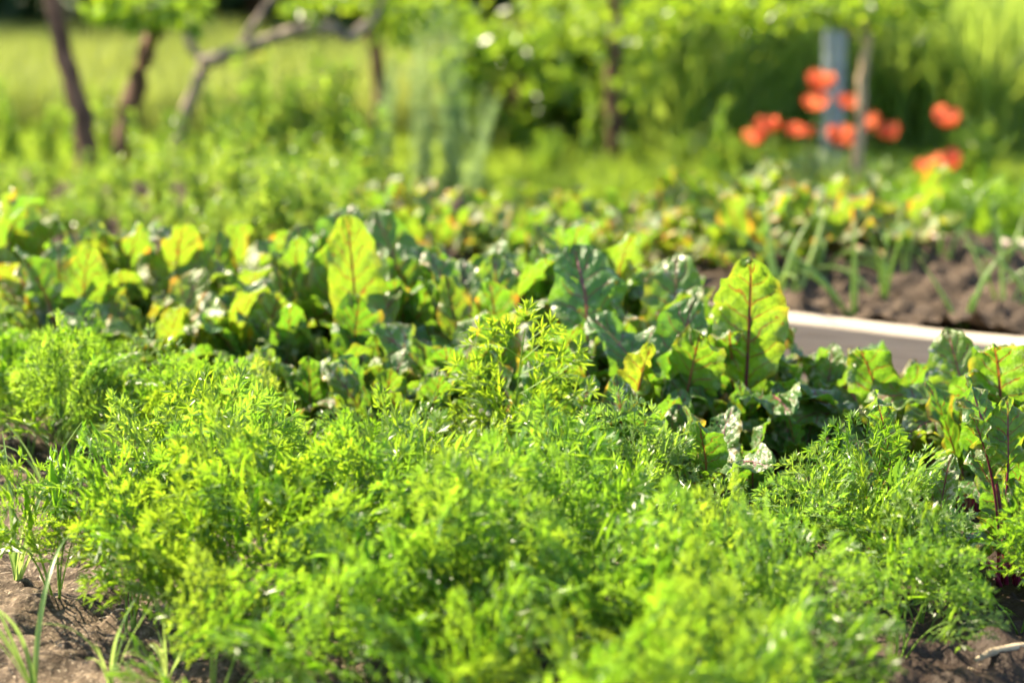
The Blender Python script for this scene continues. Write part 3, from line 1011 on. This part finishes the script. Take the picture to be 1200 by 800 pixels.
o = blades('lawn_grass', 90000, rect(-4, 4, 6.0, 11.5), .10, .006, M['grass'], 'grass')
tag(o, 'short sunlit lawn grass between the beds and the shrubs', 'grass', kind='stuff')
o = blades('field_grass', 60000, rect(-5.5, 2.2, 10.8, 16.0, lambda x, y: y > 11.0 - .12 * x + np.clip(x, 0, 3) * .8), .46, .009, M['field'], 'grass')
tag(o, 'tall yellow-green meadow grass behind the old fruit trees', 'meadow grass', kind='stuff')
o = blades('tall_grass', 26000, rect(.7, 5.5, 10.2, 14.0, lambda x, y: (y > 10.2 + .6 * vnoise(x * 2, y * 0)) & (vnoise(x * 2.2, y * 1.4) > .33)), 1.0, .016, M['reed'], 'grass', lean=.42)
tag(o, 'tall dense dark-green grass standing behind the poppies on the right', 'tall grass', kind='stuff')
o = blades('edge_grass', 5000, rect(.3, 3.2, 8.6, 10.2), .15, .007, M['grass'], 'grass')
tag(o, 'knee-high grass around the foot of the thin tree', 'grass', kind='stuff')

# ------------------------------------------------------------------ trees and shrubs
def crown_mesh(clumps, leafL, mat, dens=1.0, droop=.2):
    P = []; D = []
    for c, r, n in clumps:
        n = int(n * dens)
        v = unit_rand(n) * (rng.random((n, 1)) ** .45) * np.array(r) * rng.uniform(.7, 1.1, (n, 1))
        P.append(np.array(tuple(c)) + v)
        D.append(v / (np.linalg.norm(v, axis=1, keepdims=True) + 1e-6) + unit_rand(n) * .9 + np.array([0, 0, -droop]))
    P = np.concatenate(P); D = np.concatenate(D)
    n = len(P)
    L = leafL * rng.uniform(.6, 1.25, n)
    return foliage_mesh('crown', P, D, L, L * .52, mat, .2)


def tree(name, label, base, limbs, clumps, leafL, bark, leafm, group=None, cat='tree'):
    """limbs: list of (points, r0, r1) in world coordinates; first is the trunk"""
    root = thing(name, label, cat, base, group)
    b = Vector(base)
    for i, (pts, r0, r1) in enumerate(limbs):
        pts = [Vector(p) - b for p in pts]
        # smooth and roughen
        q = []
        for a in range(len(pts) - 1):
            for f in (0, .25, .5, .75):
                q.append(pts[a].lerp(pts[a + 1], f) + (Vector((random.uniform(-1, 1), random.uniform(-1, 1), random.uniform(-1, 1))) * r0 * .22 if (a or f) else Vector()))
        q.append(pts[-1])
        m = len(q)
        g = Geo(); g.tube(q, [r0 + (r1 - r0) * j / (m - 1) for j in range(m)], 10, .5, noise=.10)
        link('trunk' if i == 0 else 'branch', g.mesh('limb', bark, True), root)
    if clumps:
        c2 = [(Vector(c) - b, r, n) for c, r, n in clumps]
        link('crown', crown_mesh(c2, leafL, leafm), root)
    return root


def P_(px, py, y): return at_y(px, py, y)


G_T = 'old fruit trees behind the beds'
# leaning dark trunk at the far left
b0 = on_z(108, 252, GZ)
tree('fruit_tree', 'fruit tree with dark leaning trunk, leftmost of the old trees', b0,
     [([b0, P_(104, 200, b0.y), P_(98, 140, b0.y), P_(78, 70, b0.y + .05), P_(58, 0, b0.y + .1), P_(30, -110, b0.y + .2), P_(60, -260, b0.y)], .052, .03),
      ([P_(58, 0, b0.y + .1), P_(20, -80, b0.y + .3), P_(-60, -200, b0.y + .5)], .022, .01)],
     [(P_(40, -260, b0.y), (.5, .5, .35), 160), (P_(-80, -220, b0.y + .4), (.45, .5, .35), 160), (P_(120, -200, b0.y), (.4, .4, .3), 160)], .075, M['bark'], M['apple'], G_T)
# second dark trunk
b1 = on_z(150, 225, GZ)
tree('fruit_tree', 'fruit tree with reddish-brown trunk topped by bright overhanging leaves', b1,
     [([b1, P_(148, 190, b1.y), P_(152, 130, b1.y), P_(166, 75, b1.y), P_(182, 40, b1.y), P_(180, -40, b1.y), P_(200, -180, b1.y)], .062, .03),
      ([P_(166, 75, b1.y), P_(178, 40, b1.y - .2), P_(150, -10, b1.y - .4), P_(130, -60, b1.y - .5)], .02, .008)],
     [(P_(165, 12, b1.y - .5), (.17, .2, .09), 170), (P_(125, 8, b1.y - .4), (.11, .15, .07), 70), (P_(225, 18, b1.y - .3), (.07, .12, .10), 60), (P_(200, -150, b1.y), (.5, .5, .35), 160), (P_(280, -240, b1.y), (.4, .4, .3), 350)], .07, M['bark'], M['apple'], G_T)
# forked grey tree with the long low limb
b2 = on_z(205, 215, GZ)
y2 = b2.y
tree('fruit_tree', 'grey forked fruit tree with a long low limb reaching right', b2,
     [([b2, P_(208, 170, y2), P_(218, 125, y2), P_(240, 82, y2)], .036, .030),
      ([P_(240, 82, y2), P_(222, 50, y2 + .05), P_(210, 0, y2 + .1), P_(190, -90, y2 + .2), P_(200, -200, y2 + .2)], .024, .012),
      ([P_(236, 74, y2), P_(275, 62, y2 - .05), P_(330, 42, y2 - .1), P_(372, 30, y2 - .1), P_(412, 45, y2 - .1), P_(440, 20, y2), P_(470, -60, y2), P_(520, -180, y2)], .036, .016),
      ([P_(282, 52, y2), P_(305, 18, y2 + .1), P_(330, -20, y2 + .15), P_(380, -120, y2 + .3)], .020, .010)],
     [(P_(355, 8, y2 - .3), (.10, .15, .07), 60), (P_(470, 25, y2 + .1), (.16, .2, .14), 150), (P_(425, 5, y2 + .1), (.10, .2, .08), 60), (P_(500, -150, y2), (.5, .5, .35), 160), (P_(380, -170, y2 + .2), (.45, .5, .3), 160), (P_(200, -200, y2 + .3), (.4, .5, .3), 160)],
     .065, M['bark_grey'], M['apple'], G_T)
b3 = on_z(446, 190, GZ)
y3 = b3.y
tree('fruit_tree', 'slim brown fruit tree standing left of the feathery herbs', b3,
     [([b3, P_(444, 150, y3), P_(447, 110, y3), P_(440, 60, y3), P_(432, 20, y3), P_(445, -60, y3), P_(440, -200, y3)], .046, .022)],
     [(P_(450, -190, y3), (.6, .5, .4), 160), (P_(405, -10, y3), (.15, .2, .07), 70), (P_(510, 15, y3), (.28, .3, .12), 200)], .065, M['bark'], M['apple'], G_T)
# thin pale-barked tree on the right
b4 = on_z(1005, 238, GZ)
y4 = b4.y
tree('young_tree', 'thin straight young tree with pale sunlit bark among the poppies', b4,
     [([b4, P_(1006, 190, y4), P_(1008, 130, y4), P_(1012, 80, y4), P_(1018, 40, y4), P_(1012, -40, y4), P_(1020, -170, y4)], .026, .016),
      ([P_(1016, 48, y4), P_(990, 35, y4 - .1), P_(950, 5, y4 - .2), P_(900, -60, y4 - .2)], .014, .006),
      ([P_(1016, 42, y4), P_(1050, 15, y4 + .1), P_(1090, -40, y4 + .1)], .013, .006)],
     [(P_(1000, 12, y4 - .1), (.22, .25, .09), 220), (P_(930, 15, y4 - .2), (.20, .2, .09), 170), (P_(870, 20, y4 - .1), (.15, .2, .10), 120), (P_(1065, 5, y4 + .1), (.18, .2, .07), 150), (P_(760, 30, y4 + .1), (.17, .2, .12), 130), (P_(820, 5, y4), (.2, .2, .10), 140), (P_(1010, -140, y4), (.7, .6, .35), 600)],
     .06, M['bark_pale'], M['apple'], None)


def shrub(name, label, base, rx, ry, h, nclump, per, leafL, leafm, bark, group=None, z0=.0, stems=5):
    root = thing(name, label, 'shrub', base, group)
    g = Geo()
    for i in range(stems):
        a = random.uniform(0, 6.28); r = random.uniform(.2, .7)
        q = [Vector((random.uniform(-.06, .06), random.uniform(-.06, .06), 0))]
        for j in range(1, 6):
            f = j / 5
            q.append(Vector((math.cos(a) * rx * r * f ** 1.4 + random.uniform(-.03, .03), math.sin(a) * ry * r * f ** 1.4, h * .85 * f)))
        g.tube(q, [.022 * (1 - .13 * j) for j in range(6)], 6, .5)
    link('stems', g.mesh('stems', bark, True), root)
    cl = []
    for i in range(nclump):
        u = random.random(); a = random.uniform(0, 6.28)
        z = z0 + (h - z0) * (random.random() ** .9)
        k = math.sqrt(max(.05, 1 - ((z / h - .45) / .62) ** 2))
        rr = k * random.uniform(.3, 1.0)
        c = Vector((math.cos(a) * rx * rr, math.sin(a) * ry * rr, z))
        q = random.uniform(.10, .24) * (h / 2) ** .5
        cl.append((c, (q, q, q * .8), per))
    link('crown', crown_mesh(cl, leafL, leafm), root)
    return root


G_S = 'green shrubs beyond the lawn'
for i, (px, y, rx, h, lab) in enumerate([
        (598, 10.9, .45, .66, 'light green shrub with arching shoots, leftmost beyond the lawn'),
        (660, 11.4, .55, .78, 'rounded yellow-green shrub left of the dark trunk'),
        (735, 11.0, .55, 2.1, 'dark green shrub around the dark trunk'),
        (800, 11.6, .55, 2.0, 'dense mid-green shrub right of the dark trunk'),
        (868, 11.2, .45, 1.25, 'deep green shrub behind the left poppies'),
        (935, 11.6, .5, 1.3, 'green shrub behind the grey post')]):
    shrub('shrub', lab, ((px - 600) / FPX * y * 1.02, y, GZ), rx, .5, h, 46, 62, .075, M['shrub'], M['bark'], G_S)
bt = on_z(722, 200, GZ)
tree('dark_tree', 'dark slender tree trunk rising inside the central shrubs', bt,
     [([bt, P_(720, 150, bt.y), P_(716, 90, bt.y), P_(722, 30, bt.y), P_(718, -60, bt.y), P_(720, -200, bt.y)], .045, .028)],
     [(P_(715, 20, bt.y + .1), (.20, .2, .22), 150), (P_(720, -170, bt.y), (.8, .7, .5), 700), (P_(745, 90, bt.y + .1), (.18, .2, .2), 110)], .075, M['bark'], M['shrub'], None)

# dark hedge of bushes beyond the meadow
G_H = 'dark bushes closing the view beyond the meadow'
for i, x in enumerate(np.linspace(-6.6, 6.6, 13)):
    y = 16.8 + random.uniform(-.4, .6)
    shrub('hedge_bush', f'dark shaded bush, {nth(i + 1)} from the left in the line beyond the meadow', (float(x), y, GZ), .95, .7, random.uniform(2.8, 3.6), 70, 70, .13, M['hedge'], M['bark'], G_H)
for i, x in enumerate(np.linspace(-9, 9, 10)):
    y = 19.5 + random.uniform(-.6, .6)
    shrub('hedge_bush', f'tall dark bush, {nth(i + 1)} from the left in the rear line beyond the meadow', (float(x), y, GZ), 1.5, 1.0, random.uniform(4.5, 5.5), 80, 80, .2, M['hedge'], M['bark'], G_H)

# ------------------------------------------------------------------ grey post
pb = Vector(((975 - 600) / FPX * 9.6 * 1.0, 9.6, GZ))
g = Geo()
hh = at_y(975, 33, 9.6).z - GZ
g.tube([(0, 0, 0), (0, 0, hh * .5), (0, 0, hh - .012), (0, 0, hh)], [.056, .055, .055, .045], 16)
root = thing('fence_post', 'blue-grey round post behind the poppies', 'post', pb)
link('shaft', g.mesh('shaft', M['post'], False), root)
g = Geo(); g.tube([(0, 0, hh), (0, 0, hh + .012), (0, 0, hh + .02)], [.062, .06, .03], 16)
link('cap', g.mesh('cap', M['post']), root)

# ------------------------------------------------------------------ poppies
def poppy_head(k, r=.062):
    rnd = random.Random(2000 + k)
    V = []; F = []; RR = []
    n0 = 0
    for layer, (sc, cup, k0) in enumerate(((1.0, 1.0, 0), (.86, 1.25, .6))):
        for p in range(3 if layer else 4):
            a0 = k0 + p * 6.283 / (3 if layer else 4) + rnd.uniform(-.15, .15)
            nu, nv = 8, 6
            base = len(V)
            for j in range(nv + 1):
                v = j / nv
                for i in range(nu + 1):
                    u = -1 + 2 * i / nu
                    aa = a0 + u * .88 * (v ** .5)
                    rad = r * sc * math.sin(v * 1.35) * (1 - .1 * u * u * v)
                    z = r * cup * (.95 * v ** 1.7) + .006 * math.sin(7 * u + rnd.uniform(-.3, .3)) * v + rnd.uniform(-.002, .002) * v
                    V.append((math.cos(aa) * rad, math.sin(aa) * rad, z))
            q = rnd.random()
            for j in range(nv):
                for i in range(nu):
                    a = base + j * (nu + 1) + i
                    F.append((a, a + 1, a + nu + 2, a + nu + 1)); RR.append(q)
    return mesh_np('petals', V, F, M['poppy'], RR, None, True)


PH = [poppy_head(i) for i in range(4)]
gh = Geo(); gh.tube([(0, 0, .002), (0, 0, .012), (0, 0, .022), (0, 0, .026)], [.006, .012, .012, .004], 10)
PHEART = gh.mesh('heart', M['poppy_heart'], True)
pops = [(960, 97, 9.0, 'topmost poppy, in front of the grey post', 1.1), (957, 121, 8.9, 'poppy directly below the topmost one by the grey post', 1.0),
        (994, 119, 9.1, 'poppy just left of the thin trunk, beside the grey post', .9), (899, 148, 9.0, 'red poppy in the left pair, upper and right one', 1.0),
        (884, 160, 8.9, 'orange poppy at the far left of the poppies', .85), (930, 151, 9.0, 'poppy between the left pair and the grey post, left one', .75),
        (946, 151, 9.1, 'poppy between the left pair and the grey post, right one', .65), (986, 163, 8.95, 'large poppy touching the left side of thin trunk', 1.2),
        (1024, 141, 9.2, 'poppy just right of the thin trunk', .85), (1045, 154, 9.2, 'pale orange poppy second right of the thin trunk', .9),
        (1106, 139, 9.0, 'lone high poppy at the right', 1.05), (1115, 189, 8.6, 'low poppy at the far right, right one of pair', 1.0),
        (1090, 195, 8.55, 'low orange poppy at the right, left one of pair', .9)]
for i, (px, py, y, lab, sc) in enumerate(pops):
    h = at_y(px, py, y)
    base = Vector((h.x + random.uniform(-.05, .05), y + random.uniform(-.04, .04), GZ))
    root = thing('poppy', 'red-orange ' + lab if 'orange' not in lab and 'red' not in lab else lab, 'poppy', base, 'red poppies by the thin tree')
    top = h - base - Vector((0, 0, .035))
    g = Geo()
    pts = [Vector((0, 0, 0)), Vector((top.x * .2, top.y * .2, top.z * .4)), Vector((top.x * .6, top.y * .6, top.z * .8)), top]
    g.tube(pts, [.004, .0035, .003, .003], 5, .4)
    link('stem', g.mesh('stem', M['carrot_stem'], True), root)
    hd = link('petals', PH[i % 4], root, top, (random.uniform(-.5, .3), random.uniform(-.4, .4), random.uniform(0, 6)), sc)
    link('heart', PHEART, hd)
    n = 26
    a = rng.uniform(0, 6.28, n); rr = rng.uniform(.02, .07, n)
    P = np.stack([np.cos(a) * .01, np.sin(a) * .01, rng.uniform(0, max(.05, top.z * .45), n)], -1)
    D = np.stack([np.cos(a), np.sin(a), rng.uniform(.3, 1.4, n)], -1)
    link('foliage', foliage_mesh('foliage', P, D, rng.uniform(.06, .12, n), rng.uniform(.012, .025, n), M['dill'], .3), root)

# ------------------------------------------------------------------ grass tufts and litter in the near bed
def tuft_mesh(k, n, h, spread=1.0, w=.005):
    rnd = random.Random(3000 + k)
    V = []; F = []; RR = []
    for j in range(n):
        L = h * rnd.uniform(.5, 1.1)
        pts, T = curve_pts(L, rnd.uniform(60, 86), rnd.uniform(-20, 60) * spread, 10, rnd.uniform(-.3, .3), 1.6)
        rot = Matrix.Rotation(rnd.uniform(0, 6.28), 3, 'Z')
        q = rnd.random()
        b = len(V)
        for i, p in enumerate(pts):
            ww = w * .5 * (1 - (i / 10) ** 2.2) + .0003
            for sx, dz in ((-1, .0012), (0, 0), (1, .0012)):
                V.append(rot @ (p + Vector((sx * ww, -dz, dz))))
        for i in range(10):
            for c in range(2):
                a = b + i * 3 + c
                F.append((a, a + 1, a + 4, a + 3)); RR.append(q)
    return mesh_np('blades', V, F, M['onion'], RR, None, True)


TU = [tuft_mesh(0, 6, .34, 1, .009), tuft_mesh(1, 7, .26, .8, .008), tuft_mesh(2, 9, .16, .9, .005)]
G_G = 'grassy shoots in the bare soil of the front bed'
for i, (px, py, k, sc, rz, lab) in enumerate([
        (40, 815, 0, .8, .5, 'long arching grassy shoot in the bottom left corner'),
        (20, 690, 1, 1.0, 2.0, 'grassy shoot at the left edge above the corner'),
        (130, 812, 1, .6, 1.0, 'short upright grassy shoot at the bottom left'),
        (195, 808, 2, .9, 4.0, 'fine grassy tuft at the bottom, left of the nearest carrots'),
        (60, 610, 2, 1.2, 2.0, 'small tuft on the bare strip at the left')]):
    p = on_z(px, py, .0)
    root = thing('grass_tuft', lab, 'grass tuft', p, G_G, rz, sc)
    link('blades', TU[k], root)
pr = on_z(1180, 772, .01)
g = Geo()
g.tube([(-.05, 0, .004), (-.02, .004, .012), (.01, 0, .016), (.045, .01, .012), (.075, .0, .004)], [.003, .006, .0065, .005, .002], 8, noise=.12)
tag(link('dry_root', g.mesh('dry_root', M['straw'], True), None, pr, (0, 0, .3)), 'pale dry root lying on the dark soil at the lower right', 'dry root')
# crumbs of straw and dead stems, too many to count
g = Geo()
for i in range(900):
    s = random.uniform(-3.4, -.2); t = random.uniform(1.7, 3.85)
    z = float(soil_height(np.array([s]), np.array([t]))[0]) + .003
    a = random.uniform(0, 6.28); L = random.uniform(.006, .03)
    p = st(s, t, z); d = Vector((math.cos(a), math.sin(a), random.uniform(-.1, .3))) * L
    g.tube([p, p + d * .5 + Vector((0, 0, .001)), p + d], [.0008, .0009, .0005], 4, random.random())
tag(link('plant_litter', g.mesh('plant_litter', M['straw'])), 'bits of dry straw and stems scattered on the bed soil', 'plant litter', kind='stuff')

# ------------------------------------------------------------------ light
SUN_EL, SUN_AZ = R(42), R(-57)         # azimuth from +Y, negative = to the left
w = bpy.data.worlds.new('World'); scn.world = w; w.use_nodes = True
nt = w.node_tree
bg = nt.nodes['Background']
sky = nt.nodes.new('ShaderNodeTexSky'); sky.sky_type = 'NISHITA'; sky.sun_disc = False
sky.sun_elevation = SUN_EL; sky.sun_rotation = SUN_AZ
nt.links.new(sky.outputs[0], bg.inputs[0]); bg.inputs[1].default_value = .10
sl = bpy.data.lights.new('sun', 'SUN'); sl.energy = 5.0; sl.angle = R(.53); sl.color = (1.0, .86, .62)
so = bpy.data.objects.new('sun', sl); COL.objects.link(so)
sd = Vector((math.sin(SUN_AZ) * math.cos(SUN_EL), math.cos(SUN_AZ) * math.cos(SUN_EL), math.sin(SUN_EL)))
so.rotation_euler = (-sd).to_track_quat('-Z', 'Y').to_euler()
so.location = (0, 0, 8)

vs = scn.view_settings
vs.view_transform = 'Standard'; vs.look = 'None'; vs.gamma = 1; vs.use_curve_mapping = False
vs.exposure = 2.08
cy = scn.cycles
cy.use_denoising = True
cy.use_adaptive_sampling = True; cy.adaptive_threshold = .03
cy.max_bounces = 5; cy.diffuse_bounces = 4; cy.transmission_bounces = 4; cy.glossy_bounces = 2; cy.transparent_max_bounces = 8
cy.sample_clamp_indirect = 6.0
cy.caustics_reflective = False; cy.caustics_refractive = False
